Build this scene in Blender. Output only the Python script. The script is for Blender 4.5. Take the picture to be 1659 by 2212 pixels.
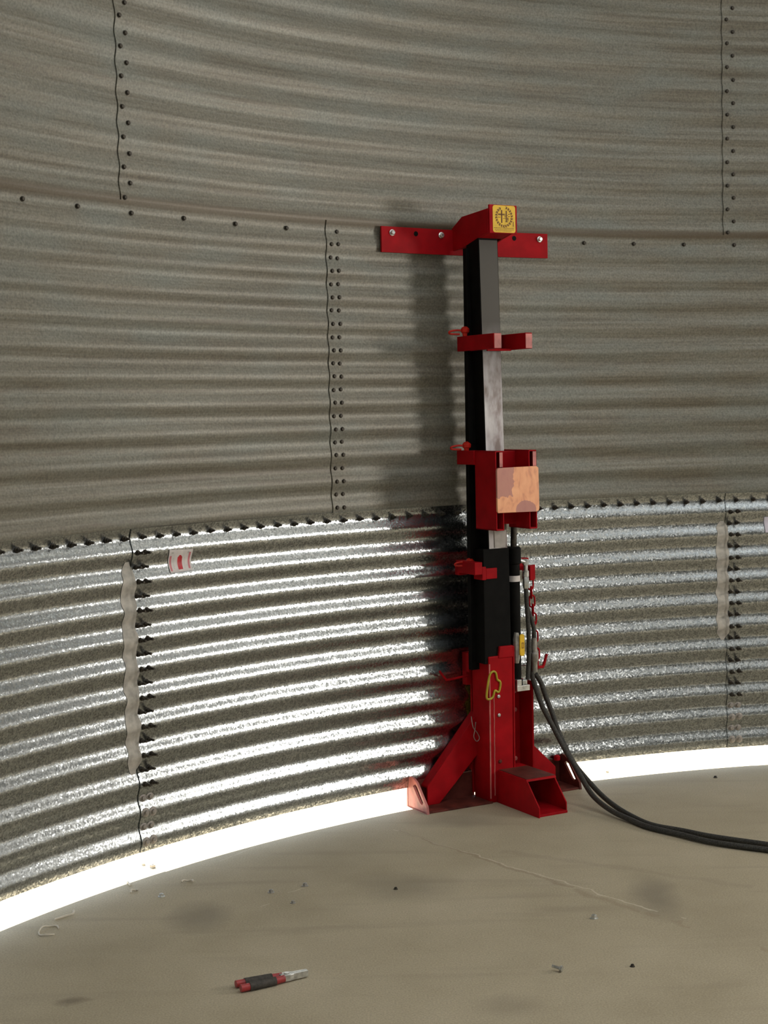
import bpy, bmesh, math, random
from mathutils import Vector, Matrix
random.seed(7)
SC = bpy.context.scene
COL = SC.collection
for o in list(bpy.data.objects):
    bpy.data.objects.remove(o)

# ------------------------------------------------------------------ camera
CAM_H = 1.5892                      # eye height above the slab
PITCH, ROLL = 0.0629, -0.0211       # looking slightly down, slight roll
cp, sp, cr, sr = math.cos(PITCH), math.sin(PITCH), math.cos(ROLL), math.sin(ROLL)
fwd = Vector((0, cp, -sp)); r0 = Vector((1, 0, 0)); d0 = Vector((0, -sp, -cp))
right = cr * r0 - sr * d0
down = sr * r0 + cr * d0
cam_data = bpy.data.cameras.new('camera')
cam = bpy.data.objects.new('camera', cam_data)
COL.objects.link(cam)
M3 = Matrix((right, -down, -fwd)).transposed()
cam.matrix_world = Matrix.Translation((0, 0, CAM_H)) @ M3.to_4x4()
cam_data.sensor_fit = 'VERTICAL'
cam_data.sensor_height = 36.0
cam_data.lens = 36.0 * 3324.0 / 2212.0
cam_data.clip_start = 0.05
SC.camera = cam

# ------------------------------------------------------------------ world, sun, lamps, exposure
SC.view_settings.view_transform = 'Standard'
SC.view_settings.look = 'None'
SC.view_settings.gamma = 1.0
SC.view_settings.use_curve_mapping = False
SC.view_settings.exposure = 0.22

world = bpy.data.worlds.new('daylight'); SC.world = world
world.use_nodes = True
wn = world.node_tree.nodes; wl = world.node_tree.links
wn.clear()
wo = wn.new('ShaderNodeOutputWorld'); wb = wn.new('ShaderNodeBackground')
wb.inputs[0].default_value = (0.72, 0.85, 1.0, 1); wb.inputs[1].default_value = 2.0
wl.new(wb.outputs[0], wo.inputs[0])

sun_d = bpy.data.lights.new('sun', 'SUN'); sun = bpy.data.objects.new('sun', sun_d); COL.objects.link(sun)
sun_d.energy = 26.0; sun_d.angle = 0.01; sun_d.color = (1.0, 0.95, 0.86)
sun_dir = Vector((0.45, -1.0, -1.75)).normalized()      # the way the light travels
sun.rotation_euler = sun_dir.to_track_quat('-Z', 'Y').to_euler()

# bin geometry
CX, CY, R = 2.4496, 2.5846, 4.3
PH0 = -0.6523
KSTEP = 0.079375
ROW = 0.0508
Z1 = CAM_H - 0.4063                 # height of the joint above the lowest ring
def ang(k): return PH0 + k * KSTEP / R
def polar(th, r, z): return Vector((CX + r * math.sin(th), CY + r * math.cos(th), z))
def wp(k, row, inset=0.0): return polar(ang(k), R - inset, Z1 + row * ROW)
def inward(k): t = ang(k); return Vector((-math.sin(t), -math.cos(t), 0))

def area(name, loc, target, sx, sy, power, color):
    d = bpy.data.lights.new(name, 'AREA'); o = bpy.data.objects.new(name, d); COL.objects.link(o)
    d.shape = 'RECTANGLE'; d.size = sx; d.size_y = sy; d.energy = power; d.color = color
    o.location = loc
    o.rotation_euler = (Vector(target) - Vector(loc)).to_track_quat('-Z', 'Z').to_euler()
    return o
# daylight from a door at right, wall left uncut; added lamp under closed roof
DOOR_TH = math.radians(62.0)
door_c = polar(DOOR_TH, R - 0.05, 1.95)
area('door_daylight', door_c, polar(DOOR_TH, 0.0, 1.7), 0.8, 2.0, 180.0, (1.0, 0.95, 0.88))
COVER_R = 3.0                    # radius of the added opaque roof cover that keeps the sun out
roof_lamp = area('roof_fill_light', (CX, CY, 4.24), (CX, CY, 0), 2 * COVER_R - 0.1, 2 * COVER_R - 0.1, 86.0, (0.86, 0.94, 1.0))  # added lamp under the cover, brightens the lower ring's upward bands
roof_lamp.data.shape = 'DISK'

# ------------------------------------------------------------------ materials
def mat(name):
    m = bpy.data.materials.new(name); m.use_nodes = True
    nt = m.node_tree
    b = nt.nodes['Principled BSDF']
    return m, nt, b
def N(nt, t, **kw):
    n = nt.nodes.new(t)
    for k, v in kw.items():
        if hasattr(n, k): setattr(n, k, v)
        else: n.inputs[k].default_value = v
    return n
def ramp(nt, stops, src):
    r = nt.nodes.new('ShaderNodeValToRGB')
    el = r.color_ramp.elements
    while len(el) < len(stops): el.new(0.5)
    for e, (p, c) in zip(el, stops):
        e.position = p; e.color = (*c, 1) if len(c) == 3 else c
    nt.links.new(src, r.inputs[0])
    return r
def mixc(nt, a, b, fac, mode='MIX'):
    m = nt.nodes.new('ShaderNodeMix'); m.data_type = 'RGBA'; m.blend_type = mode
    for s, v in ((m.inputs[6], a), (m.inputs[7], b), (m.inputs[0], fac)):
        if hasattr(v, 'is_output'): nt.links.new(v, s)
        elif isinstance(v, (int, float)): s.default_value = v
        else: s.default_value = (*v, 1)
    return m.outputs[2]
def coords(nt, scale=(1, 1, 1)):
    tc = nt.nodes.new('ShaderNodeTexCoord'); mp = nt.nodes.new('ShaderNodeMapping')
    mp.inputs['Scale'].default_value = scale
    nt.links.new(tc.outputs['Object'], mp.inputs[0])
    return mp.outputs[0]
def bump(nt, b, h, strength, dist):
    bp = nt.nodes.new('ShaderNodeBump'); bp.inputs['Strength'].default_value = strength
    bp.inputs['Distance'].default_value = dist
    nt.links.new(h, bp.inputs['Height']); nt.links.new(bp.outputs[0], b.inputs['Normal'])

def simple(name, col, rough=0.5, metal=0.0, var=0.12, scale=30.0, spec=0.5):
    m, nt, b = mat(name)
    n = N(nt, 'ShaderNodeTexNoise'); n.inputs['Scale'].default_value = scale; n.inputs['Detail'].default_value = 5
    nt.links.new(coords(nt), n.inputs['Vector'])
    d = tuple(max(0, c * (1 - 2 * var)) for c in col); l = tuple(min(1, c * (1 + 2 * var)) for c in col)
    r = ramp(nt, [(0.3, d), (0.7, l)], n.outputs['Fac'])
    nt.links.new(r.outputs[0], b.inputs['Base Color'])
    b.inputs['Roughness'].default_value = rough; b.inputs['Metallic'].default_value = metal
    b.inputs['Specular IOR Level'].default_value = spec
    return m

def galv_new():
    m, nt, b = mat('new_galvanised_steel')
    v = N(nt, 'ShaderNodeTexVoronoi'); v.inputs['Scale'].default_value = 190
    nt.links.new(coords(nt), v.inputs['Vector'])
    sep = nt.nodes.new('ShaderNodeSeparateColor'); nt.links.new(v.outputs['Color'], sep.inputs[0])
    c = ramp(nt, [(0.0, (0.25, 0.265, 0.27)), (1.0, (0.56, 0.585, 0.59))], sep.outputs[0])
    nt.links.new(c.outputs[0], b.inputs['Base Color'])
    r = nt.nodes.new('ShaderNodeMapRange'); r.inputs[3].default_value = 0.19; r.inputs[4].default_value = 0.27
    nt.links.new(sep.outputs[1], r.inputs[0]); nt.links.new(r.outputs[0], b.inputs['Roughness'])
    b.inputs['Metallic'].default_value = 1.0
    # every crystal of the spangle is tilted a little its own way
    ge = nt.nodes.new('ShaderNodeNewGeometry')
    t = nt.nodes.new('ShaderNodeVectorMath'); t.operation = 'MULTIPLY_ADD'
    t.inputs[1].default_value = (0.10, 0.10, 0.10); t.inputs[2].default_value = (-0.05, -0.05, -0.05)
    nt.links.new(v.outputs['Color'], t.inputs[0])
    ad = nt.nodes.new('ShaderNodeVectorMath'); ad.operation = 'ADD'
    nt.links.new(ge.outputs['Normal'], ad.inputs[0]); nt.links.new(t.outputs[0], ad.inputs[1])
    nm = nt.nodes.new('ShaderNodeVectorMath'); nm.operation = 'NORMALIZE'; nt.links.new(ad.outputs[0], nm.inputs[0])
    nt.links.new(nm.outputs[0], b.inputs['Normal'])
    return m
def galv_old():
    m, nt, b = mat('weathered_galvanised_steel')
    co = coords(nt, (1.0, 1.0, 48))
    n = N(nt, 'ShaderNodeTexNoise'); n.inputs['Scale'].default_value = 1.0; n.inputs['Detail'].default_value = 9; n.inputs['Roughness'].default_value = 0.68
    nt.links.new(co, n.inputs['Vector'])
    c = ramp(nt, [(0.30, (0.105, 0.087, 0.060)), (0.5, (0.165, 0.15, 0.114)), (0.72, (0.225, 0.216, 0.178))], n.outputs['Fac'])
    n2 = N(nt, 'ShaderNodeTexNoise'); n2.inputs['Scale'].default_value = 3.0; n2.inputs['Detail'].default_value = 6
    nt.links.new(coords(nt, (1, 1, 3)), n2.inputs['Vector'])
    f = ramp(nt, [(0.45, (0, 0, 0)), (0.7, (0.5, 0.5, 0.5))], n2.outputs['Fac'])
    c2 = mixc(nt, c.outputs[0], (0.165, 0.18, 0.158), f.outputs[0])
    # fine grain
    n3 = N(nt, 'ShaderNodeTexNoise'); n3.inputs['Scale'].default_value = 130; n3.inputs['Detail'].default_value = 4
    nt.links.new(coords(nt), n3.inputs['Vector'])
    g = ramp(nt, [(0.3, (0.72, 0.72, 0.72)), (0.7, (1.25, 1.25, 1.25))], n3.outputs['Fac'])
    c3 = mixc(nt, c2, g.outputs[0], 1.0, 'MULTIPLY')
    # brown dirt settled on the lip of the joint between the rings
    tc = nt.nodes.new('ShaderNodeTexCoord'); sx = nt.nodes.new('ShaderNodeSeparateXYZ')
    nt.links.new(tc.outputs['Object'], sx.inputs[0])
    z0 = Z1 + 22.8 * ROW
    s = nt.nodes.new('ShaderNodeMath'); s.operation = 'SUBTRACT'; s.inputs[1].default_value = z0
    nt.links.new(sx.outputs[2], s.inputs[0])
    a = nt.nodes.new('ShaderNodeMath'); a.operation = 'ABSOLUTE'; nt.links.new(s.outputs[0], a.inputs[0])
    d = ramp(nt, [(0.010, (0.75, 0.75, 0.75)), (0.024, (0, 0, 0))], a.outputs[0])
    c4 = mixc(nt, c3, (0.085, 0.058, 0.03), d.outputs[0])
    nt.links.new(c4, b.inputs['Base Color'])
    b.inputs['Metallic'].default_value = 0.2
    b.inputs['Roughness'].default_value = 0.42
    bump(nt, b, n3.outputs['Fac'], 0.15, 0.001)
    return m
def concrete():
    m, nt, b = mat('dusty_concrete')
    n = N(nt, 'ShaderNodeTexNoise'); n.inputs['Scale'].default_value = 1.6; n.inputs['Detail'].default_value = 8; n.inputs['Roughness'].default_value = 0.6
    nt.links.new(coords(nt), n.inputs['Vector'])
    c = ramp(nt, [(0.3, (0.36, 0.30, 0.20)), (0.52, (0.42, 0.355, 0.245)), (0.75, (0.48, 0.41, 0.295))], n.outputs['Fac'])
    n3 = N(nt, 'ShaderNodeTexNoise'); n3.inputs['Scale'].default_value = 180; n3.inputs['Detail'].default_value = 4
    nt.links.new(coords(nt), n3.inputs['Vector'])
    g = ramp(nt, [(0.3, (0.82, 0.82, 0.82)), (0.7, (1.15, 1.15, 1.15))], n3.outputs['Fac'])
    c2 = mixc(nt, c.outputs[0], g.outputs[0], 1.0, 'MULTIPLY')
    # swept arcs
    w = N(nt, 'ShaderNodeTexNoise'); w.inputs['Scale'].default_value = 1.0; w.inputs['Detail'].default_value = 5
    nt.links.new(coords(nt, (1.3, 9, 1)), w.inputs['Vector'])
    f = ramp(nt, [(0.56, (0, 0, 0)), (0.75, (0.45, 0.45, 0.45))], w.outputs['Fac'])
    c3 = mixc(nt, c2, (0.28, 0.23, 0.16), f.outputs[0])
    # stains and dark patches with a place of their own
    tc = nt.nodes.new('ShaderNodeTexCoord')
    nz = N(nt, 'ShaderNodeTexNoise'); nz.inputs['Scale'].default_value = 6; nz.inputs['Detail'].default_value = 4
    nt.links.new(tc.outputs['Object'], nz.inputs['Vector'])
    wob = nt.nodes.new('ShaderNodeVectorMath'); wob.operation = 'MULTIPLY_ADD'
    wob.inputs[1].default_value = (0.12, 0.16, 0); wob.inputs[2].default_value = (-0.06, -0.08, 0)
    nt.links.new(nz.outputs['Color'], wob.inputs[0])
    ad = nt.nodes.new('ShaderNodeVectorMath'); ad.operation = 'ADD'
    nt.links.new(tc.outputs['Object'], ad.inputs[0]); nt.links.new(wob.outputs[0], ad.inputs[1])
    out = c3
    for (x, y, rx, ry, st, colr) in [(0.86, 4.93, 0.10, 0.26, 0.55, (0.17, 0.14, 0.105)), (-0.62, 4.84, 0.12, 0.20, 0.5, (0.16, 0.13, 0.095)),
                               (-0.88, 4.14, 0.06, 0.035, 0.6, (0.12, 0.09, 0.06)), (0.05, 5.1, 0.2, 0.2, 0.35, (0.19, 0.16, 0.12)),
                               (0.3, 4.05, 0.12, 0.1, 0.3, (0.2, 0.16, 0.115)), (0.28, 5.95, 0.25, 0.16, 0.4, (0.18, 0.155, 0.12))]:
        sb = nt.nodes.new('ShaderNodeVectorMath'); sb.operation = 'SUBTRACT'; sb.inputs[1].default_value = (x, y, 0)
        nt.links.new(ad.outputs[0], sb.inputs[0])
        ml = nt.nodes.new('ShaderNodeVectorMath'); ml.operation = 'MULTIPLY'; ml.inputs[1].default_value = (1 / rx, 1 / ry, 0)
        nt.links.new(sb.outputs[0], ml.inputs[0])
        ln = nt.nodes.new('ShaderNodeVectorMath'); ln.operation = 'LENGTH'; nt.links.new(ml.outputs[0], ln.inputs[0])
        rr = ramp(nt, [(0.25, (st, st, st)), (1.0, (0, 0, 0))], ln.outputs['Value'])
        out = mixc(nt, out, colr, rr.outputs[0])
    wn_ = N(nt, 'ShaderNodeTexNoise'); wn_.inputs['Scale'].default_value = 9; wn_.inputs['Detail'].default_value = 5
    nt.links.new(tc.outputs['Object'], wn_.inputs['Vector'])
    def mth(op, a, bb):
        q = nt.nodes.new('ShaderNodeMath'); q.operation = op
        for i, v in enumerate((a, bb)):
            if hasattr(v, 'is_output'): nt.links.new(v, q.inputs[i])
            elif v is not None: q.inputs[i].default_value = v
        return q.outputs[0]
    sx = nt.nodes.new('ShaderNodeSeparateXYZ'); nt.links.new(tc.outputs['Object'], sx.inputs[0])
    for (p, q, wid, st, colr) in [((0.01, 5.82), (1.14, 4.42), 0.005, 0.75, (0.60, 0.53, 0.41)), ((0.03, 5.80), (0.60, 5.05), 0.012, 0.35, (0.22, 0.15, 0.09)), ((0.60, 5.03), (1.14, 4.36), 0.022, 0.35, (0.26, 0.19, 0.12)),
                                  ((-0.30, 5.12), (-0.44, 4.93), 0.004, 0.5, (0.6, 0.52, 0.4)), ((-0.62, 5.45), (-0.25, 6.0), 0.004, 0.5, (0.55, 0.47, 0.36)), ((0.40, 5.50), (1.2, 5.02), 0.03, 0.22, (0.26, 0.21, 0.15))]:
        P, Q = Vector(p), Vector(q); d = (Q - P).normalized(); ln_ = (Q - P).length
        rx = mth('SUBTRACT', sx.outputs[0], P.x); ry = mth('SUBTRACT', sx.outputs[1], P.y)
        al = mth('ADD', mth('MULTIPLY', rx, d.x), mth('MULTIPLY', ry, d.y))
        ac = mth('ADD', mth('MULTIPLY', rx, -d.y), mth('MULTIPLY', ry, d.x))
        ac = mth('ABSOLUTE', mth('ADD', ac, mth('MULTIPLY', mth('SUBTRACT', wn_.outputs['Fac'], 0.5), 0.09)), None)
        e = mth('ABSOLUTE', mth('SUBTRACT', al, ln_ / 2), None)
        inside = mth('LESS_THAN', e, ln_ / 2)
        m1 = nt.nodes.new('ShaderNodeMapRange'); m1.inputs[1].default_value = wid; m1.inputs[2].default_value = wid * 0.3; m1.inputs[3].default_value = 0; m1.inputs[4].default_value = st
        nt.links.new(ac, m1.inputs[0])
        f_ = mth('MULTIPLY', mth('MULTIPLY', m1.outputs[0], inside), mth('GREATER_THAN', n.outputs['Fac'], 0.40))
        out = mixc(nt, out, colr, f_)
    nt.links.new(out, b.inputs['Base Color'])
    b.inputs['Roughness'].default_value = 0.75
    bump(nt, b, n3.outputs['Fac'], 0.2, 0.002)
    return m
def worn_steel():
    m, nt, b = mat('worn_bright_steel')
    n = N(nt, 'ShaderNodeTexNoise'); n.inputs['Scale'].default_value = 9; n.inputs['Detail'].default_value = 7
    nt.links.new(coords(nt, (2.5, 2.5, 1)), n.inputs['Vector'])
    c = ramp(nt, [(0.36, (0.20, 0.155, 0.14)), (0.5, (0.40, 0.37, 0.37)), (0.7, (0.56, 0.54, 0.54))], n.outputs['Fac'])
    # the upper end is grimy, the lower end rubbed bright by the carriage
    tc = nt.nodes.new('ShaderNodeTexCoord'); sx = nt.nodes.new('ShaderNodeSeparateXYZ'); nt.links.new(tc.outputs['Object'], sx.inputs[0])
    mr = nt.nodes.new('ShaderNodeMapRange'); mr.inputs[1].default_value = 1.60; mr.inputs[2].default_value = 1.95
    nt.links.new(sx.outputs[2], mr.inputs[0])
    c2 = mixc(nt, c.outputs[0], (0.040, 0.034, 0.025), mr.outputs[0])
    nt.links.new(c2, b.inputs['Base Color'])
    b.inputs['Metallic'].default_value = 0.3; b.inputs['Roughness'].default_value = 0.45
    return m
def worn_plate():
    m, nt, b = mat('worn_bare_orange_metal')
    n = N(nt, 'ShaderNodeTexNoise'); n.inputs['Scale'].default_value = 22; n.inputs['Detail'].default_value = 6; n.inputs['Distortion'].default_value = 0.6
    nt.links.new(coords(nt, (1.6, 1, .8)), n.inputs['Vector'])
    c = ramp(nt, [(0.30, (0.62, 0.25, 0.14)), (0.45, (0.85, 0.38, 0.20)), (0.75, (0.95, 0.48, 0.25))], n.outputs['Fac'])
    tc = nt.nodes.new('ShaderNodeTexCoord'); sx = nt.nodes.new('ShaderNodeSeparateXYZ'); nt.links.new(tc.outputs['Object'], sx.inputs[0])
    def mth(op, a, bb):
        q = nt.nodes.new('ShaderNodeMath'); q.operation = op
        for i, v in enumerate((a, bb)):
            if hasattr(v, 'is_output'): nt.links.new(v, q.inputs[i])
            elif v is not None: q.inputs[i].default_value = v
        return q.outputs[0]
    wob = mth('MULTIPLY', mth('SUBTRACT', n.outputs['Fac'], 0.5), 0.05)
    # remains of old paint: a strip down the left side, a patch at the bottom
    strip = mth('MULTIPLY', mth('LESS_THAN', mth('ADD', sx.outputs[0], wob), -0.062), mth('GREATER_THAN', mth('ADD', sx.outputs[2], wob), 1.262))
    px = mth('DIVIDE', mth('ADD', sx.outputs[0], 0.005), 0.048); pz = mth('DIVIDE', mth('SUBTRACT', sx.outputs[2], 1.206), 0.036)
    patch = mth('LESS_THAN', mth('ADD', mth('ADD', mth('MULTIPLY', px, px), mth('MULTIPLY', pz, pz)), mth('MULTIPLY', wob, 14)), 1.0)
    f = mth('MAXIMUM', mth('MULTIPLY', strip, 0.8), mth('MULTIPLY', patch, 0.85))
    c2 = mixc(nt, c.outputs[0], (0.44, 0.19, 0.17), f)
    nt.links.new(c2, b.inputs['Base Color'])
    b.inputs['Metallic'].default_value = 0.1; b.inputs['Roughness'].default_value = 0.5
    return m
def hose_mat():
    m, nt, b = mat('black_braided_rubber')
    w = N(nt, 'ShaderNodeTexNoise'); w.inputs['Scale'].default_value = 220
    nt.links.new(coords(nt), w.inputs['Vector'])
    c = ramp(nt, [(0.35, (0.018, 0.016, 0.012)), (0.7, (0.06, 0.055, 0.045))], w.outputs['Fac'])
    nt.links.new(c.outputs[0], b.inputs['Base Color']); b.inputs['Roughness'].default_value = 0.65
    bump(nt, b, w.outputs['Fac'], 0.6, 0.002)
    return m

M_NEW, M_OLD, M_CONC = galv_new(), galv_old(), concrete()
M_STEEL, M_PLATE, M_HOSE = worn_steel(), worn_plate(), hose_mat()
M_ROOF = simple('roof_steel', (0.55, 0.55, 0.53), 0.5, 0.4, 0.1, 3)
M_RED = simple('red_enamel', (0.34, 0.0038, 0.0075), 0.55, 0, 0.10, 14, 0.10)
M_PINRED = simple('bright_red_enamel', (0.50, 0.02, 0.01), 0.45, 0, 0.08, 20, 0.25)
M_RUSTRED = simple('scuffed_red_enamel', (0.115, 0.026, 0.018), 0.6, 0, 0.25, 18, 0.2)
M_WORN = simple('paint_worn_pink', (0.52, 0.16, 0.14), 0.5, 0, 0.15, 25)
M_BLACK = simple('black_paint', (0.005, 0.0045, 0.004), 0.6, 0, 0.2, 20, 0.08)
M_DARK = simple('dark_bolt_steel', (0.06, 0.05, 0.038), 0.55, 0.5, 0.3, 60)  # rusty-brown nuts; for the galvanised lower studs, shade put into the colour
M_ZINC = simple('zinc_plated_steel', (0.62, 0.62, 0.60), 0.32, 0.9, 0.15, 60)
M_GREYBOLT = simple('dull_zinc_washer', (0.36, 0.34, 0.31), 0.45, 0.7, 0.15, 60)
M_WASHER = simple('dull_grey_washer', (0.30, 0.27, 0.24), 0.5, 0.3, 0.15, 60)
M_SEAL = simple('grey_sealant', (0.43, 0.395, 0.345), 0.7, 0, 0.12, 40)
M_YEL = simple('yellow_print', (0.78, 0.47, 0.012), 0.45, 0, 0.06, 40)
M_YEL2 = simple('yellow_paint', (0.42, 0.33, 0.02), 0.5, 0, 0.08, 40)
M_INK = simple('brown_black_ink', (0.20, 0.085, 0.008), 0.6, 0, 0.05, 40)
M_PAPER = simple('off_white_paper', (0.66, 0.60, 0.57), 0.6, 0, 0.05, 40)
M_LBLRED = simple('label_red', (0.50, 0.02, 0.03), 0.5, 0, 0.12, 60)
M_LBLPINK = simple('label_faded_red', (0.55, 0.18, 0.20), 0.5, 0, 0.1, 60)
M_GREYINK = simple('grey_ink', (0.46, 0.43, 0.40), 0.6, 0, 0.05, 60)
M_LILAC = simple('pale_lilac_paper', (0.60, 0.55, 0.62), 0.6, 0, 0.04, 40)
M_GRIP = simple('dark_grey_rubber', (0.055, 0.047, 0.038), 0.75, 0, 0.2, 90)
M_PLRED = simple('red_plastic', (0.34, 0.03, 0.03), 0.45, 0, 0.12, 40)
M_SCRAP = simple('pale_plastic', (0.62, 0.55, 0.44), 0.6, 0, 0.06, 50)
M_SLABOUT = simple('sunlit_concrete', (0.62, 0.58, 0.50), 0.85, 0, 0.06, 6)

# ------------------------------------------------------------------ mesh helpers
class MB:
    def __init__(s): s.v, s.f, s.m = [], [], []
    def poly(s, pts, faces, mi=0):
        o = len(s.v); s.v += [Vector(p) for p in pts]
        for f in faces: s.f.append([o + i for i in f]); s.m.append(mi)
        return s
    def hexa(s, a, mi=0):   # 8 corners: bottom 4 then top 4, same order
        return s.poly(a, [(0, 3, 2, 1), (4, 5, 6, 7), (0, 1, 5, 4), (1, 2, 6, 5), (2, 3, 7, 6), (3, 0, 4, 7)], mi)
    def box(s, x0, x1, y0, y1, z0, z1, mi=0):
        return s.hexa([(x0, y0, z0), (x1, y0, z0), (x1, y1, z0), (x0, y1, z0), (x0, y0, z1), (x1, y0, z1), (x1, y1, z1), (x0, y1, z1)], mi)
    def prism(s, poly, d, mi=0):
        n = len(poly); a = [Vector(p) for p in poly]; b = [p + Vector(d) for p in a]
        return s.poly(a + b, [tuple(range(n))[::-1], tuple(range(n, 2 * n))] + [(i, (i + 1) % n, n + (i + 1) % n, n + i) for i in range(n)], mi)
    def lathe(s, p0, axis, prof, n=16, mi=0, rot=0.0):
        # prof: list of (distance along axis, radius)
        ax = Vector(axis).normalized(); t = Vector((0, 0, 1)) if abs(ax.z) < .9 else Vector((1, 0, 0))
        e1 = ax.cross(t).normalized(); e2 = ax.cross(e1)
        pts, fs = [], []
        for d, r in prof:
            for i in range(n):
                q = 2 * math.pi * i / n + rot
                pts.append(Vector(p0) + ax * d + (e1 * math.cos(q) + e2 * math.sin(q)) * r)
        for j in range(len(prof) - 1):
            for i in range(n):
                fs.append((j * n + i, j * n + (i + 1) % n, (j + 1) * n + (i + 1) % n, (j + 1) * n + i))
        fs.append(tuple(range(n))[::-1]); fs.append(tuple(range((len(prof) - 1) * n, len(prof) * n)))
        return s.poly(pts, fs, mi)
    def cyl(s, a, b, r, n=16, mi=0, r2=None):
        a, b = Vector(a), Vector(b)
        return s.lathe(a, b - a, [(0, r), ((b - a).length, r if r2 is None else r2)], n, mi)
    def tube(s, pts, r, n=10, mi=0, closed=False):
        P = [Vector(p) for p in pts]; m = len(P); out, fs = [], []
        ref = None
        for i in range(m):
            if closed: t = P[(i + 1) % m] - P[i - 1]
            else: t = P[min(i + 1, m - 1)] - P[max(i - 1, 0)]
            t.normalize()
            if ref is None:
                ref = t.cross(Vector((0, 0, 1)) if abs(t.z) < .9 else Vector((1, 0, 0))).normalized()
            ref = (ref - t * ref.dot(t)).normalized(); e2 = t.cross(ref)
            for j in range(n):
                q = 2 * math.pi * j / n
                out.append(P[i] + (ref * math.cos(q) + e2 * math.sin(q)) * r)
        for i in range(m if closed else m - 1):
            for j in range(n):
                a, b = i * n, ((i + 1) % m) * n
                fs.append((a + j, a + (j + 1) % n, b + (j + 1) % n, b + j))
        if not closed: fs.append(tuple(range(n))[::-1]); fs.append(tuple(range((m - 1) * n, m * n)))
        return s.poly(out, fs, mi)
    def grid(s, fn, nu, nv, mi=0):
        pts = [fn(i / nu, j / nv) for j in range(nv + 1) for i in range(nu + 1)]
        fs, w = [], nu + 1
        o = len(s.v); s.v += [Vector(p) for p in pts]
        for j in range(nv):
            for i in range(nu):
                s.f.append([o + j * w + i, o + j * w + i + 1, o + (j + 1) * w + i + 1, o + (j + 1) * w + i])
                s.m.append(mi((i + .5) / nu, (j + .5) / nv) if callable(mi) else mi)
        return s
    def build(s, name, mats, parent=None, smooth=None, bevel=0.0, recalc=True):
        me = bpy.data.meshes.new(name)
        me.from_pydata(s.v, [], s.f)
        for m in (mats if isinstance(mats, (list, tuple)) else [mats]): me.materials.append(m)
        me.polygons.foreach_set('material_index', s.m)
        if recalc:
            bm = bmesh.new(); bm.from_mesh(me); bmesh.ops.recalc_face_normals(bm, faces=bm.faces); bm.to_mesh(me); bm.free()
        o = bpy.data.objects.new(name, me); COL.objects.link(o)
        if smooth is not None:
            for p in me.polygons: p.use_smooth = True
            if smooth < 179: me.set_sharp_from_angle(angle=math.radians(smooth))
        if bevel:
            b = o.modifiers.new('edge', 'BEVEL'); b.width = bevel; b.segments = 2; b.limit_method = 'ANGLE'; b.angle_limit = math.radians(40)
        if parent: o.parent = parent
        return o
def smoothpath(pts, n=8, closed=False):
    P = [Vector(p) for p in pts]; out = []; m = len(P)
    rng = range(m if closed else m - 1)
    for i in rng:
        if closed: a, b, c, d = P[i - 1], P[i], P[(i + 1) % m], P[(i + 2) % m]
        else: a, b, c, d = P[max(i - 1, 0)], P[i], P[i + 1], P[min(i + 2, m - 1)]
        for j in range(n):
            t = j / n
            out.append(0.5 * ((2 * b) + (c - a) * t + (2 * a - 5 * b + 4 * c - d) * t * t + (3 * b - a - 3 * c + d) * t ** 3))
    if not closed: out.append(P[-1])
    return out
def empty(name, loc=(0, 0, 0), rz=0.0):
    o = bpy.data.objects.new(name, None); COL.objects.link(o); o.location = loc; o.rotation_euler = (0, 0, rz)
    o.empty_display_size = 0.1
    return o
def tag(o, label, cat, group=None):
    o['label'] = label; o['category'] = cat
    if group: o['group'] = group
    return o
def struct(o, label=None, cat=None):
    o['kind'] = 'structure'
    if label: o['label'] = label
    if cat: o['category'] = cat
    return o

# ------------------------------------------------------------------ the setting
SLAB = 4.95
def disc(name, r0_, r1_, z, m, seg=96):
    mb = MB(); c = Vector((CX, CY, z))
    for i in range(seg):
        a0, a1 = 2 * math.pi * i / seg, 2 * math.pi * (i + 1) / seg
        p = [c + Vector((math.sin(a) * r, math.cos(a) * r, 0)) for a, r in ((a0, r0_), (a0, r1_), (a1, r1_), (a1, r0_))]
        mb.poly(p, [(0, 1, 2, 3)])
    return mb
mb = MB().lathe((CX, CY, -0.30), (0, 0, 1), [(0, SLAB), (0.30, SLAB)], 128)
struct(mb.build('floor', M_CONC), 'dusty tan concrete slab with stains and a hairline crack', 'floor')
mb = MB().lathe((CX, CY, -0.42), (0, 0, 1), [(0, 40), (0.15, 40)], 64)
struct(mb.build('ground', M_SLABOUT), 'bright sunlit ground outside the bin', 'ground')

AMP = 0.0065
def prof(row):                                            # + is away from the bin's centre
    t = min(1.0, max(0.0, (row - 0.3) / 0.5))               # older rings flattened in shape to soften their shading
    return (AMP + (0.0043 - AMP) * t) * math.cos(math.pi * row)
def sheet(mbld, ka, kb, ra, rb, in_a, in_b, kstep=0.6, per=7):
    """one corrugated sheet; in_a/in_b: how far its left/right end lies inside the nominal radius"""
    nu = max(2, int((kb - ka) / kstep)); nv = int((rb - ra) * per)
    def fn(a, b, ext=0.0):
        k = ka + (kb - ka) * a; row = ra + (rb - ra) * b
        return polar(ang(k), R + prof(row) - (in_a + (in_b - in_a) * a) + ext, Z1 + row * ROW)
    mbld.grid(fn, nu, nv)
    T = 0.0028
    for a in (0, 1):
        mbld.grid(lambda x, y, a=a: fn(a, y, T * x), 1, nv)
    for b in (0, 1):
        mbld.grid(lambda x, y, b=b: fn(x, b, T * y), nu, 1)
    return mbld
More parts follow.
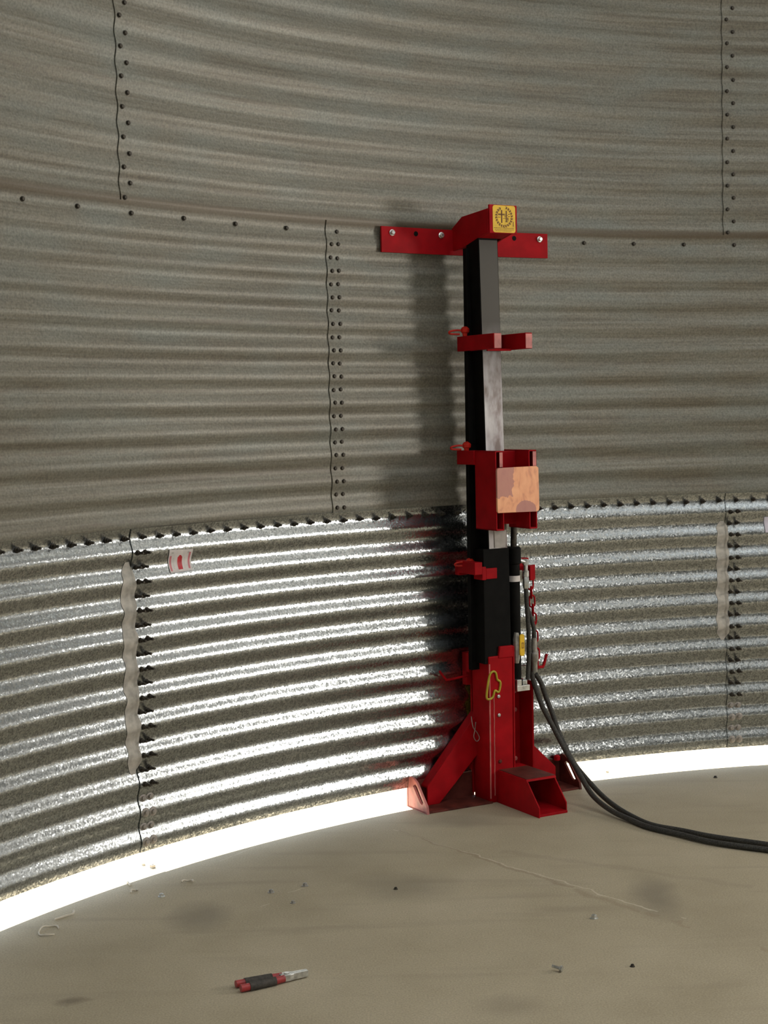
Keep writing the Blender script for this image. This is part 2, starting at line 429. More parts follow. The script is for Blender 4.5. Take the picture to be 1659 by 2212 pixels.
def ring(name, label, bounds, ra, rb, inset, m, back=True):
    root = struct(empty(name), label, 'wall')
    for i in range(len(bounds) - 1):
        ka, kb = bounds[i], bounds[i + 1] + 1.25
        mb_ = sheet(MB(), ka, kb, ra, rb, inset + 0.0045, inset)
        mb_.build('corrugated_sheet', m, root, smooth=50, recalc=False)
    # the sheets behind the viewpoint, round to the start again
    full = 2 * math.pi * R / KSTEP
    ka, kb = bounds[-1], bounds[0] + full + 1.25
    n = 6
    for i in range(n):
        a, b = ka + (kb - ka) * i / n, ka + (kb - ka) * (i + 1) / n + (1.2 if i < n - 1 else 0)
        sheet(MB(), a, b, ra, rb, inset + 0.0045, inset, 1.6, 5).build('corrugated_sheet', m, root, smooth=50, recalc=False)
    return root
W_LOW = ring('wall_lower', 'bright new corrugated ring at the foot of the wall', [-48.67, -12.67, 23.33, 59.33], -21.75, 0.62, 0.006, M_NEW)
W_MID = ring('wall_middle', 'dull corrugated ring above the bright one', [-36.67, -0.67, 35.33], -0.6, 22.8, 0.002, M_OLD)
W_UP = ring('wall_upper', 'dull brownish corrugated ring at the top of the view', [-48.67, -12.6, 23.36, 59.33], 21.4, 44.8, -0.002, M_OLD)
# conical roof rim with an added cover over its middle that blocks the sun
EAVE = Z1 + 44.8 * ROW
mb = MB()
seg = 60
for i in range(seg):
    a0, a1 = 2 * math.pi * i / seg, 2 * math.pi * (i + 1) / seg
    mb.poly([polar(a0, R + 0.10, EAVE + 0.15), polar(a1, R + 0.10, EAVE + 0.15), polar(a1, COVER_R, EAVE + 0.80), polar(a0, COVER_R, EAVE + 0.80)], [(0, 1, 2, 3)])
    # the added sun-blocking cover
    mb.poly([polar(a0, COVER_R, EAVE + 0.80), polar(a1, COVER_R, EAVE + 0.80), polar(a1, 0, EAVE + 1.3), polar(a0, 0, EAVE + 1.3)], [(0, 1, 2, 3)])
struct(mb.build('ceiling', M_ROOF, recalc=False), 'conical galvanised roof rim with an added pale cover blocking the sun', 'roof')

# ------------------------------------------------------------------ wall bolts
def stud_bolt(long=0.026, rot=0.0, nut=0.0076):
    b = MB(); ax = (0, 0, 1)
    b.lathe((0, 0, -0.002), ax, [(0, nut * 1.35), (0.004, nut * 1.3)], 18)
    b.lathe((0, 0, 0.002), ax, [(0, nut), (0.008, nut), (0.009, nut * .85)], 6, rot=rot)
    b.lathe((0, 0, 0.01), ax, [(0, 0.0048), (long - 0.002, 0.0048), (long, 0.0036)], 10)
    return b
def flat_bolt():
    b = MB(); ax = (0, 0, 1)
    b.lathe((0, 0, -0.002), ax, [(0, 0.0088), (0.0035, 0.0085)], 16)
    b.lathe((0, 0, 0.001), ax, [(0, 0.0072), (0.0045, 0.0072), (0.0055, 0.006)], 6)
    return b
def washer_bolt():
    b = MB(); ax = (0, 0, 1)
    b.lathe((0, 0, -0.002), ax, [(0, 0.0165), (0.003, 0.0165), (0.0045, 0.0135)], 22)
    b.lathe((0, 0, 0.0025), ax, [(0, 0.0082), (0.0055, 0.0082), (0.0065, 0.007)], 6)
    return b
def place(o, k, row, extra=0.0):
    n = inward(k); p = wp(k, row) + n * (extra - prof(row))
    e1 = Vector((0, 0, 1)); e2 = e1.cross(n)
    o.matrix_local = Matrix(((e2.x, e1.x, n.x, p.x), (e2.y, e1.y, n.y, p.y), (e2.z, e1.z, n.z, p.z), (0, 0, 0, 1)))
def bolts(root, proto_mb, mat_, spots, extra, name='bolt', label=None):
    first = None
    for (k, row) in spots:
        if first is None:
            o = first = proto_mb.build(name, mat_, root, smooth=35)
        else:
            o = first.copy(); COL.objects.link(o); o.parent = root
        place(o, k + random.uniform(-.015, .015), row + random.uniform(-.03, .03), extra)
# lowest ring: two columns of studs down each seam, the last four rows with washers
for kc in (-12.0, 24.0):
    bolts(W_LOW, stud_bolt(0.022), M_DARK, [(kc + d, -r) for r in range(1, 18) for d in (-0.42, 0)], 0.010)
    bolts(W_LOW, washer_bolt(), M_WASHER, [(kc + d, -r) for r in range(18, 22) for d in (-0.42, 0)], 0.010)
# joint above the lowest ring: a bolt at every step
bolts(W_MID, stud_bolt(0.014), M_DARK, [(k, 0) for k in range(-21, 28)], 0.010)
# seam of the middle ring
bolts(W_MID, flat_bolt(), M_DARK, [(d, r) for r in range(1, 22) for d in (-0.42, 0)], 0.006)
# joint under the upper ring: every third step, the lifting bar takes four of them
bolts(W_UP, flat_bolt(), M_DARK, [(k, 22) for k in range(-21, 28, 3) if k not in (3, 6, 9, 12)], 0.006)
for kc in (-12.0, 24.0):
    bolts(W_UP, flat_bolt(), M_DARK, [(kc if r % 2 == 0 else kc - 0.40, r) for r in range(23, 44)], 0.0035)

# smeared sealant along the two lower seams
def sealant(kc, ra, rb, w, kseam):
    b = MB(); ph = random.uniform(0, 6)
    def fn(x, y):
        row = ra + (rb - ra) * y
        wv = w * (0.95 + 0.08 * math.sin(row * 2.1 + ph) + 0.07 * math.sin(row * 5.3))
        taper = min(1.0, 12 * y + .3, 12 * (1 - y) + .3)
        k = kc + (x - .5) * wv * taper
        ins = 0.0078 if k < kseam - 0.03 else 0.0116
        return polar(ang(k), R + prof(row) - ins, Z1 + row * ROW)
    b.grid(fn, 16, int(abs(rb - ra) * 7))
    return b.build('sealant_smear', M_SEAL, W_LOW, smooth=60, recalc=False)
sealant(-12.92, -16.2, -1.6, 0.78, -12.67)
sealant(23.12, -12.2, -1.8, 0.72, 23.33)

# ------------------------------------------------------------------ labels stuck on the wall
def decal(name, corners, fmat, mats, nu=60, nv=48):
    (k0, r0_), (k1, r1_), (k2, r2_), (k3, r3_) = corners     # tl, tr, br, bl
    b = MB()
    def fn(x, y):
        k = (k0 * (1 - x) + k1 * x) * (1 - y) + (k3 * (1 - x) + k2 * x) * y
        row = (r0_ * (1 - x) + r1_ * x) * (1 - y) + (r3_ * (1 - x) + r2_ * x) * y
        return polar(ang(k), R + prof(row) - 0.0122, Z1 + row * ROW)
    b.grid(fn, nu, nv, fmat)
    o = b.build(name, mats, None, smooth=60, recalc=False)
    s = o.modifiers.new('thickness', 'SOLIDIFY'); s.thickness = 0.0006
    return o
def lblmat(x, y):
    xx = x
    if 0.05 < xx < 0.14 and 0.28 < y < 0.93: return 2
    if 0.85 < xx < 0.94 and 0.12 < y < 0.90: return 2
    if 0.40 < xx < 0.595 and 0.25 < y < 0.90:
        if y < 0.33 and abs(xx - 0.495) > 0.03 + (y - .25) * .7: return 0
        return 1
    if 0.10 < xx < 0.20 and 0.10 < y < 0.16: return 3
    if 0.78 < xx < 0.86 and 0.08 < y < 0.18: return 3
    if (0.20 < xx < 0.27 or 0.66 < xx < 0.73) and 0.35 < y < 0.85 and int(y * 48) % 3 == 0: return 3
    return 0
lb = decal('warning_label', [(-10.60, -1.05), (-9.20, -1.15), (-9.23, -2.65), (-10.53, -2.68)], lblmat, [M_PAPER, M_LBLRED, M_LBLPINK, M_GREYINK])
tag(lb, 'white label with one dark red and two pink bars on the bright wall', 'label')
lb2 = decal('paper_label', [(25.61, -1.58), (27.0, -1.6), (27.0, -2.98), (25.64, -2.94)], 0, [M_LILAC], 20, 20)
tag(lb2, 'plain pale lilac label cut off by the right edge, on the bright wall ring', 'label')

# ------------------------------------------------------------------ the jack
JA = math.radians(28.7)
JW = polar(ang(8.3), R, 0.0)
JACK = tag(empty('bin_jack', JW, JA), 'tall red and black hydraulic jack post standing on the floor against the wall', 'jack')
MAST = False                        # the mast leans forward a little from the base sleeve up
def L(u, v, h):
    d = 0.043 + 0.009 * (max(h, 0.55) - 0.55) / 1.7 if MAST else 0.0
    return Vector((u - 0.65 * d, -(v + d), h))
def jbox(b, u0, u1, v0, v1, h0, h1, mi=0):
    return b.hexa([L(u, v, h) for h in (h0, h1) for (u, v) in ((u0, v0), (u1, v0), (u1, v1), (u0, v1))], mi)
def jprism_u(b, poly_vh, u0, u1, mi=0): return b.prism([L(u0, v, h) for v, h in poly_vh], (u1 - u0, 0, 0), mi)
def jprism_v(b, poly_uh, v0, v1, mi=0): return b.prism([L(u, v0, h) for u, h in poly_uh], (0, -(v1 - v0), 0), mi)
def jpart(b, name, m, parent=JACK, smooth=None, bevel=0.0015, label=None):
    o = b.build(name, m, parent, smooth, bevel)
    if label: o['label'] = label
    return o
def hexbetween(b, s0, s1, mi=0):
    """s = (u0,u1,v0,v1,h)"""
    c = []
    for (u0, u1, v0, v1, h) in (s0, s1): c += [L(u0, v0, h), L(u1, v0, h), L(u1, v1, h), L(u0, v1, h)]
    return b.hexa(c, mi)

# -- lifting bar bent to the wall, with its arm
b = MB()
def barv(u): return u * u / (2 * R) + 0.016
def bar(x, y, d): 
    u = -0.459 + 0.797 * x
    return L(u, barv(u) + d, 2.229 + 0.101 * y)
nb = 24
for d in (0, 0.010): b.grid(lambda x, y, d=d: bar(x, y, d), nb, 1)
for y in (0, 1): b.grid(lambda x, t, y=y: bar(x, y, 0.010 * t), nb, 1)
for x in (0, 1): b.grid(lambda t, y, x=x: bar(x, y, 0.010 * t), 1, 1)
bm_bar = jpart(b, 'lifting_bar', M_RED, bevel=0)
for u in (-0.409, -0.174, 0.299):
    q = MB(); a = L(u, barv(u) + 0.010, 2.306)
    q.lathe(a, (0, -1, 0), [(0, 0.0125), (0.003, 0.0125), (0.004, 0.010)], 18)
    q.lathe(a + Vector((0, -0.004, 0)), (0, -1, 0), [(0, 0.0095), (0.008, 0.0095), (0.010, 0.007)], 6)
    q.build('bolt', M_ZINC, bm_bar)['label'] = 'bright zinc bolt'
for u in (-0.295, 0.178):
    q = MB(); a = L(u, barv(u) + 0.0102, 2.307)
    q.lathe(a, (0, -1, 0), [(0, 0.010), (0.0006, 0.010)], 18)
    q.build('bolt_hole', M_BLACK, bm_bar)['label'] = 'empty dark bolt hole'
b = MB()
jprism_u(b, [(0.020, 2.245), (0.020, 2.335), (0.098, 2.374), (0.290, 2.384), (0.290, 2.292), (0.215, 2.277), (0.10, 2.25)], -0.118, -0.108)
jprism_u(b, [(0.020, 2.245), (0.020, 2.335), (0.098, 2.374), (0.290, 2.384), (0.290, 2.292), (0.215, 2.277), (0.10, 2.25)], -0.006, 0.004)
jprism_u(b, [(0.020, 2.325), (0.020, 2.335), (0.098, 2.374), (0.290, 2.384), (0.290, 2.374), (0.10, 2.364)], -0.108, -0.006)
jprism_u(b, [(0.215, 2.277), (0.215, 2.285), (0.290, 2.300), (0.290, 2.292)], -0.108, -0.006)
jpart(b, 'lifting_arm', M_RED)
b = MB(); jbox(b, -0.116, 0.012, 0.290, 0.300, 2.288, 2.398); endp = jpart(b, 'arm_end_plate', M_RED)
# yellow sticker with its wreath emblem
def rrect(u0, u1, h0, h1, r, n=5):
    pts = []
    for (cu, ch, a0) in ((u1 - r, h1 - r, 0), (u0 + r, h1 - r, 90), (u0 + r, h0 + r, 180), (u1 - r, h0 + r, 270)):
        for i in range(n + 1):
            q = math.radians(a0 + 90 * i / n); pts.append((cu + r * math.cos(q), ch + r * math.sin(q)))
    return pts
SV = 0.3003
b = MB(); jprism_v(b, rrect(-0.101, 0.004, 2.291, 2.396, 0.010), SV, SV + 0.0006)
stick = jpart(b, 'sticker', M_YEL, endp, bevel=0, label='yellow square sticker with a wreath emblem')
b = MB(); ec, eh = -0.049, 2.352
for i in range(22):                                        # leaves of the wreath
    q = 2 * math.pi * i / 22 + .1
    if abs(math.sin(q) - 1) < 0.03: continue
    for rr, tilt in ((0.034, .5), (0.0385, -.5)):
        c = (ec + rr * math.cos(q), eh + rr * math.sin(q)); t = q + math.pi / 2 + tilt
        l, w = 0.0062, 0.0030
        dx, dy = math.cos(t), math.sin(t)
        jprism_v(b, [(c[0] - dx * l, c[1] - dy * l), (c[0] + dy * w, c[1] - dx * w), (c[0] + dx * l, c[1] + dy * l), (c[0] - dy * w, c[1] + dx * w)], SV + .0005, SV + .0010)
def mark(u0, u1, h0, h1): jprism_v(b, [(ec + u0, eh + h0), (ec + u1, eh + h0), (ec + u1, eh + h1), (ec + u0, eh + h1)], SV + .0005, SV + .0010)
mark(-0.0145, -0.0075, -0.024, 0.026); mark(-0.027, 0.002, 0.006, 0.012)       # cross stroke
mark(0.008, 0.014, -0.020, 0.024); mark(0.0035, 0.006, -0.002, 0.012); mark(0.016, 0.020, -0.014, -0.002); mark(0.013, 0.018, 0.004, 0.007); mark(0.019, 0.027, 0.001, 0.004)
mark(0.019, 0.027, 0.009, 0.012); mark(-0.028, -0.017, -0.003, -0.001); mark(-0.004, 0.016, -0.007, -0.005); mark(0.006, 0.018, -0.020, -0.017)
for i, (u0, u1) in enumerate([(-0.047, 0.046), (-0.043, 0.044), (-0.040, 0.034)]):
    h = -0.0445 - i * 0.0055; x = u0
    while x < u1:
        w = random.uniform(.003, .008); mark(x, min(u1, x + w), h, h + (.0022 if i == 0 else .0017)); x += w + .0015
mark(0.041, 0.0445, -0.036, -0.018)
jpart(b, 'emblem', M_INK, stick, bevel=0, label='dark wreath emblem and small print')

# -- sliding mast
MAST = True
b = MB()
hexbetween(b, (-0.050, 0.042, 0.055, 0.150, 0.95), (-0.084, 0.008, 0.075, 0.165, 2.30))
jpart(b, 'sliding_tube', M_BLACK, bevel=0.003, label='black square tube')
b = MB()
hexbetween(b, (-0.047, 0.039, 0.1502, 0.1522, 1.04), (-0.080, 0.004, 0.1652, 0.1667, 2.27))
jpart(b, 'wear_face', M_STEEL, bevel=0, label='worn bare steel front face')
b = MB()
hexbetween(b, (-0.100, -0.020, 0.064, 0.090, 0.55), (-0.094, -0.020, 0.066, 0.092, 2.245))
jpart(b, 'rear_rail', M_BLACK, label='black rear rail')
b = MB()
hexbetween(b, (-0.080, 0.048, 0.055, 0.156, 0.58), (-0.078, 0.046, 0.055, 0.154, 1.045))
jpart(b, 'outer_sleeve', M_BLACK, bevel=0.003, label='black outer sleeve')
b = MB(); jprism_v(b, [(-0.022, 1.048), (0.028, 1.048), (0.033, 1.118), (-0.025, 1.118)], 0.153, 0.156)  # lit part of the bare tube front, painted as a pale plate
jpart(b, 'lit_tube_patch', M_GREYINK, bevel=0, label='pale grey patch painting the lit part of the bare tube')

def pin(h, v=0.08, u=-0.098, reach=0.062):
    q = MB()
    q.lathe(L(u, v, h - 0.018), (0, 0, 1), [(0, 0.010), (0.012, 0.012), (0.016, 0.017), (0.028, 0.018), (0.036, 0.012), (0.039, 0.004)], 18)
    q.tube(smoothpath([L(u, v, h + 0.002), L(u - 0.03, v - 0.01, h + 0.006), L(u - reach, v - 0.015, h + 0.001), L(u - reach + .004, v - 0.02, h - 0.008), L(u - 0.02, v - 0.01, h - 0.010)], 5), 0.004, 8)
    return jpart(q, 'locking_pin', M_PINRED, smooth=40, bevel=0, label='bright red locking pin with a wire handle')
# -- upper collar
b = MB()
jbox(b, -0.106, -0.070, 0.030, 0.300, 1.838, 1.897); jbox(b, 0.042, 0.074, 0.030, 0.300, 1.838, 1.900)
jbox(b, -0.070, 0.042, 0.030, 0.062, 1.842, 1.893); jbox(b, -0.07, 0.042, 0.19, 0.200, 1.833, 1.842)
ucol = jpart(b, 'upper_collar', M_RED)
for u0, u1 in ((-0.103, -0.071), (0.043, 0.073)):
    jbox(MB(), u0, u1, 0.300, 0.3015, 1.840, 1.896).build('scuffed_end', M_WORN, ucol)['label'] = 'pink scuffed bar end'
b = MB(); b.lathe(L(0.02, 0.10, 1.897), (0, 0, 1), [(0, .022), (.018, .022), (.024, .014)], 16); jpart(b, 'collar_knob', M_BLACK, ucol, 40, 0, 'dark knob')
pin(1.915)
# -- carriage: two channels with a bare contact plate
b = MB()
for u0 in (-0.107, 0.049):
    jprism_u(b, [(0.150, 1.128), (0.150, 1.440), (0.300, 1.440), (0.300, 1.128)], u0, u0 + .005)          # webs
    jprism_u(b, [(0.150, 1.128), (0.150, 1.440), (0.300, 1.440), (0.300, 1.128)], u0 + .032, u0 + .037)
    jbox(b, u0, u0 + .037, 0.150, 0.300, 1.435, 1.440); jbox(b, u0, u0 + .037, 0.150, 0.300, 1.128, 1.134)
jbox(b, -0.114, -0.072, 0.025, 0.152, 1.384, 1.440)      # rear lugs running back to the rail
jbox(b, 0.048, 0.086, 0.025, 0.152, 1.384, 1.440)
jbox(b, -0.072, 0.050, 0.025, 0.060, 1.384, 1.438)
jbox(b, -0.073, 0.052, 0.190, 0.205, 1.145, 1.437)
car = jpart(b, 'carriage', M_RED)
for u0, u1 in ((-0.088, -0.074), (0.068, 0.083)):
    jbox(MB(), u0, u1, 0.2995, 0.301, 1.377, 1.434).build('scuffed_end', M_WORN, car)['label'] = 'pink scuffed channel end'
rim = random.Random(3); pts = []
for (u, h) in rrect(-0.108, 0.089, 1.198, 1.375, 0.010, 3):
    pts.append((u + rim.uniform(-.002, .002), h + rim.uniform(-.002, .002)))
b = MB(); jprism_v(b, pts, 0.301, 0.311); jpart(b, 'contact_plate', M_PLATE, car, label='bare orange metal contact plate')
pin(1.455, u=-0.100)
# -- lower collar
b = MB()
jbox(b, -0.125, -0.090, 0.020, 0.165, 0.945, 0.995); jbox(b, -0.090, -0.072, 0.10, 0.165, 0.922, 0.975); jbox(b, -0.125, 0.215, 0.012, 0.044, 0.935, 0.985)
jbox(b, -0.072, -0.02, 0.155, 0.165, 0.925, 0.968)
lcol = jpart(b, 'lower_collar', M_RED)
b = MB(); jbox(b, 0.190, 0.212, 0.030, 0.090, 0.895, 0.955); jbox(b, 0.212, 0.242, 0.044, 0.052, 0.895, 0.955); jpart(b, 'chain_tab', M_RED, lcol)
pin(0.985, u=-0.095, reach=0.058)

# -- chain hanging from the tab
def link(c, yaw, Lh=0.0245, W_=0.0115, r=0.0036):
    pts = []
    for i in range(20):
        q = 2 * math.pi * i / 20
        x, z = W_ * math.cos(q), (Lh - W_) * (1 if math.sin(q) > 0 else -1) * min(1, abs(math.sin(q)) * 3) + W_ * math.sin(q)
        pts.append(Vector(c) + Vector((x * math.cos(yaw), x * math.sin(yaw), z)))
    return MB().tube(pts, r, 8, closed=True)
chain = empty('chain'); chain.parent = JACK
for i in range(10):
    h = 0.880 - i * 0.0365
    link(L(0.203 + 0.0012 * i, 0.072 + .003 * i, h), -JA * 1.0 + (0.2 if i % 2 == 0 else 1.65)).build('chain_link', M_RED, chain, smooth=60)

# -- hydraulic ram beside the mast
b = MB()
b.lathe(L(0.098, 0.105, 0.47), (0, 0, 1), [(0, .023), (.02, .026), (.50, .026), (.505, .032), (.565, .032), (.572, .026)], 24)
ram = jpart(b, 'ram_cylinder', M_BLACK, smooth=40, bevel=0, label='black hydraulic ram')
b = MB(); b.cyl(L(0.100, 0.105, 1.03), L(0.104, 0.108, 1.20), 0.013, 16); jpart(b, 'ram_rod', M_DARK, ram, 40, 0)
b = MB(); b.lathe(L(0.098, 0.105, 0.900), (0, 0, 1), [(0, .0268), (.024, .0268)], 24); jpart(b, 'ram_band', M_PAPER, ram, 40, 0, 'white band')
b = MB()
c0 = L(0.158, 0.105, 0.865)
b.lathe(c0, (0, 0, 1), [(0, .010), (.01, .013), (.045, .013), (.05, .010)], 6)
b.lathe(c0 + Vector((0, 0, .05)), (0, 0, 1), [(0, .0135), (.022, .0135), (.026, .009), (.05, .009)], 12)
b.lathe(c0 + Vector((0, 0, .098)), (0, 0, 1), [(0, .013), (.02, .013), (.024, .008)], 6)
b.cyl(c0 + Vector((0, 0, .11)), L(0.12, 0.105, 0.985), 0.009, 10)
jpart(b, 'hose_coupler', M_ZINC, ram, 40, 0, 'silver hose coupler')
b = MB(); b.lathe(L(0.077, 0.150, 0.570), (0, 0, 1), [(0, .009), (.02, .014), (.10, .014), (.125, .009)], 8)
valve = jpart(b, 'valve', M_GREYBOLT, smooth=40, bevel=0, label='grey metal shut-off valve')
b = MB(); jprism_v(b, rrect(0.080, 0.103, 0.600, 0.690, 0.010), 0.165, 0.172); jpart(b, 'valve_handle', M_YEL, valve, bevel=0.002, label='yellow valve handle')
b = MB(); jbox(b, 0.088, 0.091, .1722, .1726, .632, .656); jbox(b, 0.091, 0.096, .1722, .1726, .653, .656); jbox(b, 0.096, 0.0985, .1722, .1726, .632, .656); jbox(b, 0.091, 0.096, .1722, .1726, .632, .635)
b.build('handle_mark', M_INK, valve)
b = MB()
jbox(b, 0.078, 0.140, 0.090, 0.150, 0.452, 0.475); jbox(b, 0.078, 0.100, 0.10, 0.15, 0.475, 0.500)
b.lathe(L(0.122, 0.135, 0.475), (0, 0, 1), [(0, .013), (.018, .013), (.022, .008)], 6)
jpart(b, 'manifold_block', M_ZINC, label='silver manifold block')
b = MB()
b.lathe(L(0.190, 0.112, 0.520), (0, 0, 1), [(0, .012), (.04, .013), (.045, .017), (.075, .017), (.08, .012), (.14, .012)], 12)
jpart(b, 'quick_coupler', M_GREYBOLT, smooth=40, bevel=0, label='grey quick coupler')
b = MB(); b.tube(smoothpath([L(0.158, 0.105, 0.87), L(0.16, 0.108, 0.78), L(0.163, 0.112, 0.68), L(0.160, 0.115, 0.58), L(0.150, 0.12, 0.49)], 8), 0.0095, 10)
b.tube(smoothpath([L(0.190, 0.112, 0.65), L(0.190, 0.11, 0.70), L(0.178, 0.105, 0.75), L(0.162, 0.105, 0.79)], 8), 0.009, 10)
jpart(b, 'short_hose', M_HOSE, smooth=60, bevel=0, label='short black hoses beside the ram')

# -- red base
MAST = False
b = MB()
hexbetween(b, (-0.068, 0.046, 0.040, 0.160, 0.0), (-0.094, 0.021, 0.076, 0.206, 0.610))
jprism_v(b, [(-0.048, 0.60), (0.023, 0.60), (0.023, 0.648), (-0.042, 0.648)], 0.12, 0.210)
hexbetween(b, (0.046, 0.054, 0.060, 0.166, 0.10), (0.019, 0.028, 0.09, 0.212, 0.645))
sleeve = jpart(b, 'base_sleeve', M_RED, bevel=0.004)
b = MB(); jbox(b, -0.072, 0.172, 0.026, 0.036, 0.02, 0.475); jbox(b, 0.163, 0.172, 0.036, 0.130, 0.09, 0.475); jbox(b, -0.105, -0.097, 0.02, 0.07, 0.53, 0.61); jbox(b, -0.105, -0.06, 0.02, 0.05, 0.475, 0.61)
rearp = jpart(b, 'rear_plate', M_RED)
b = MB(); jbox(b, -0.066, 0.14, 0.0250, 0.0258, 0.33, 0.47); jpart(b, 'rear_sticker', M_YEL, rearp, bevel=0, label='yellow sticker facing the wall')
b = MB(); b.tube([L(-0.0655 - .042 * h, 0.161 + .075 * h, h) for h in (.02, .2, .4, .58)], 0.0028, 6); b.tube([L(-0.046 - .00084 * i, 0.1605 + .0015 * i + .001, .03 + i * .02) + Vector((0.0006 * math.sin(i * 2.1), 0, 0)) for i in range(22)], 0.0024, 6)
jpart(b, 'weld_bead', M_WORN, sleeve, 60, 0, 'pale weld seam')
for i, (u, h) in enumerate([(-0.023, 0.443), (-0.022, 0.365), (-0.019, 0.171)]):
    q = MB(); q.lathe(L(u - .043 * h, 0.160 + .075 * h, h), (0, -1, 0), [(0, .0075), (.004, .0075), (.006, .005)], 12)
    o = q.build('rivet', M_ZINC if i < 2 else M_RUSTRED, sleeve)
for (u, h) in [(0.136, 0.424), (0.137, 0.345), (0.136, 0.138)]:
    q = MB(); q.lathe(L(u, 0.036, h), (0, -1, 0), [(0, .010), (.008, .010), (.010, .007)], 6)
    q.build('bolt', M_WORN, rearp)
# front foot: an open channel with a raked mouth
b = MB()
prof_f = [(0.10, 0.0), (0.10, 0.135), (0.375, 0.135), (0.462, 0.040), (0.462, 0.0)]
jprism_u(b, prof_f, -0.036, -0.030); jprism_u(b, [(v - .022, h) for v, h in prof_f], 0.108, 0.114)
jprism_u(b, [(0.10, 0.127), (0.10, 0.135), (0.372, 0.135), (0.378, 0.127)], -0.030, 0.108); jbox(b, -0.03, 0.108, 0.10, 0.452, 0.0, 0.010)
foot = jpart(b, 'front_foot', M_RED)
b = MB(); jbox(b, -0.030, 0.108, 0.170, 0.370, 0.135, 0.1365); b.build('scuffed_top', M_RUSTRED, foot)['label'] = 'scuffed brownish top of the foot'
# side feet: floor angle, end plate with a slot, diagonal brace
def side_foot(sgn, uend):
    b = MB()
    u0 = -0.06 if sgn < 0 else 0.05
    ua, ub = sorted((u0, uend))
    jbox(b, ua, ub, 0.020, 0.168, 0.0, 0.008)
    jbox(b, ua, ub, 0.018, 0.026, 0.0, 0.105)
    o = jpart(b, 'side_foot', M_RUSTRED, label='scuffed red floor angle')
    # end plate outline in (v,h) with a slanted slot
    out = [(0.008, 0.0), (0.012, 0.095), (0.020, 0.116), (0.040, 0.128), (0.064, 0.126), (0.092, 0.112), (0.168, 0.030), (0.174, 0.0)]
    sl = [(0.062, 0.094), (0.080, 0.104), (0.094, 0.096), (0.142, 0.040), (0.134, 0.030), (0.116, 0.036)]
    bm = bmesh.new()
    t = 0.010
    f0 = [bm.verts.new(L(uend, v, h)) for v, h in out]; s0 = [bm.verts.new(L(uend, v, h)) for v, h in sl]
    e = [bm.edges.new((f0[i], f0[(i + 1) % len(f0)])) for i in range(len(f0))] + [bm.edges.new((s0[i], s0[(i + 1) % len(s0)])) for i in range(len(s0))]
    r = bmesh.ops.triangle_fill(bm, use_beauty=True, use_dissolve=False, edges=e)
    faces = [g for g in r['geom'] if isinstance(g, bmesh.types.BMFace)]
    x = bmesh.ops.extrude_face_region(bm, geom=faces)
    bmesh.ops.translate(bm, verts=[g for g in x['geom'] if isinstance(g, bmesh.types.BMVert)], vec=(t * -sgn, 0, 0))
    bmesh.ops.recalc_face_normals(bm, faces=bm.faces)
    me = bpy.data.meshes.new('end_plate'); bm.to_mesh(me); bm.free(); me.materials.append(M_WORN if sgn < 0 else M_RUSTRED)
    ep = bpy.data.objects.new('end_plate', me); COL.objects.link(ep); ep.parent = o
    ep['label'] = 'slotted end plate'
    # brace
    b = MB()
    ui, uo = (-0.070, uend + 0.060) if sgn < 0 else (0.20, uend - 0.06)
    hi_t, hi_b = (0.360, 0.190) if sgn < 0 else (0.200, 0.105)
    v0 = 0.066 if sgn < 0 else 0.06
    jprism_v(b, [(ui, hi_t), (uo, 0.085), (uo, 0.008), (uo - sgn * 0.055, 0.008), (ui, hi_b)], v0, v0 + 0.010)
    jprism_v(b, [(ui, hi_t), (uo, 0.085), (uo, 0.077), (ui, hi_t - .010)], v0 - 0.044, v0)
    jpart(b, 'brace', M_RED, o)
    return o
side_foot(-1, -0.374); rf = side_foot(1, 0.380)
b = MB(); b.lathe(L(0.345, 0.045, 0.105), (0, 0, 1), [(0, .014), (.016, .014), (.022, .008)], 14); jpart(b, 'foot_knob', M_RED, rf, 40, 0)
# hooks for the hoses
b = MB(); b.tube(smoothpath([L(0.205, 0.06, 0.517), L(0.262, 0.055, 0.515), L(0.276, 0.054, 0.520), L(0.296, 0.05, 0.566)], 6), 0.0065, 10); jpart(b, 'hose_hook', M_RED, rearp, 60, 0)
b = MB(); b.tube(smoothpath([L(-0.098, 0.05, 0.514), L(-0.190, 0.05, 0.506), L(-0.205, 0.05, 0.512), L(-0.232, 0.05, 0.545)], 6), 0.005, 10); jpart(b, 'hose_hook', M_RED, rearp, 60, 0)
# yellow clip outline on the front
YP = [(1063, 1448), (1056, 1460), (1052, 1500), (1060, 1506), (1067, 1500), (1070, 1488), (1078, 1491), (1081, 1470), (1073, 1464), (1070, 1452)]
YU = [(-0.052, .549), (-0.068, .530), (-0.079, .448), (-0.062, .437), (-0.047, .447), (-0.040, .470), (-0.021, .462), (-0.014, .500), (-0.030, .515), (-0.037, .541)]
b = MB(); b.tube(smoothpath([L(u - .022, 0.163 + .075 * h, h) for u, h in YU], 5, True), 0.0045, 8, closed=True); jpart(b, 'hanging_clip', M_YEL2, sleeve, 60, 0, 'yellow looped clip')
b = MB()
b.tube(smoothpath([L(-0.118, .105, .355), L(-0.110, .105, .31), L(-0.092, .107, .285), L(-0.082, .107, .262), L(-0.095, .107, .250), L(-0.108, .106, .270), L(-0.102, .106, .30), L(-0.098, .106, .33)], 5), 0.0018, 6)
jpart(b, 'cotter_pin', M_GREYBOLT, sleeve, 60, 0, 'thin wire cotter pin')

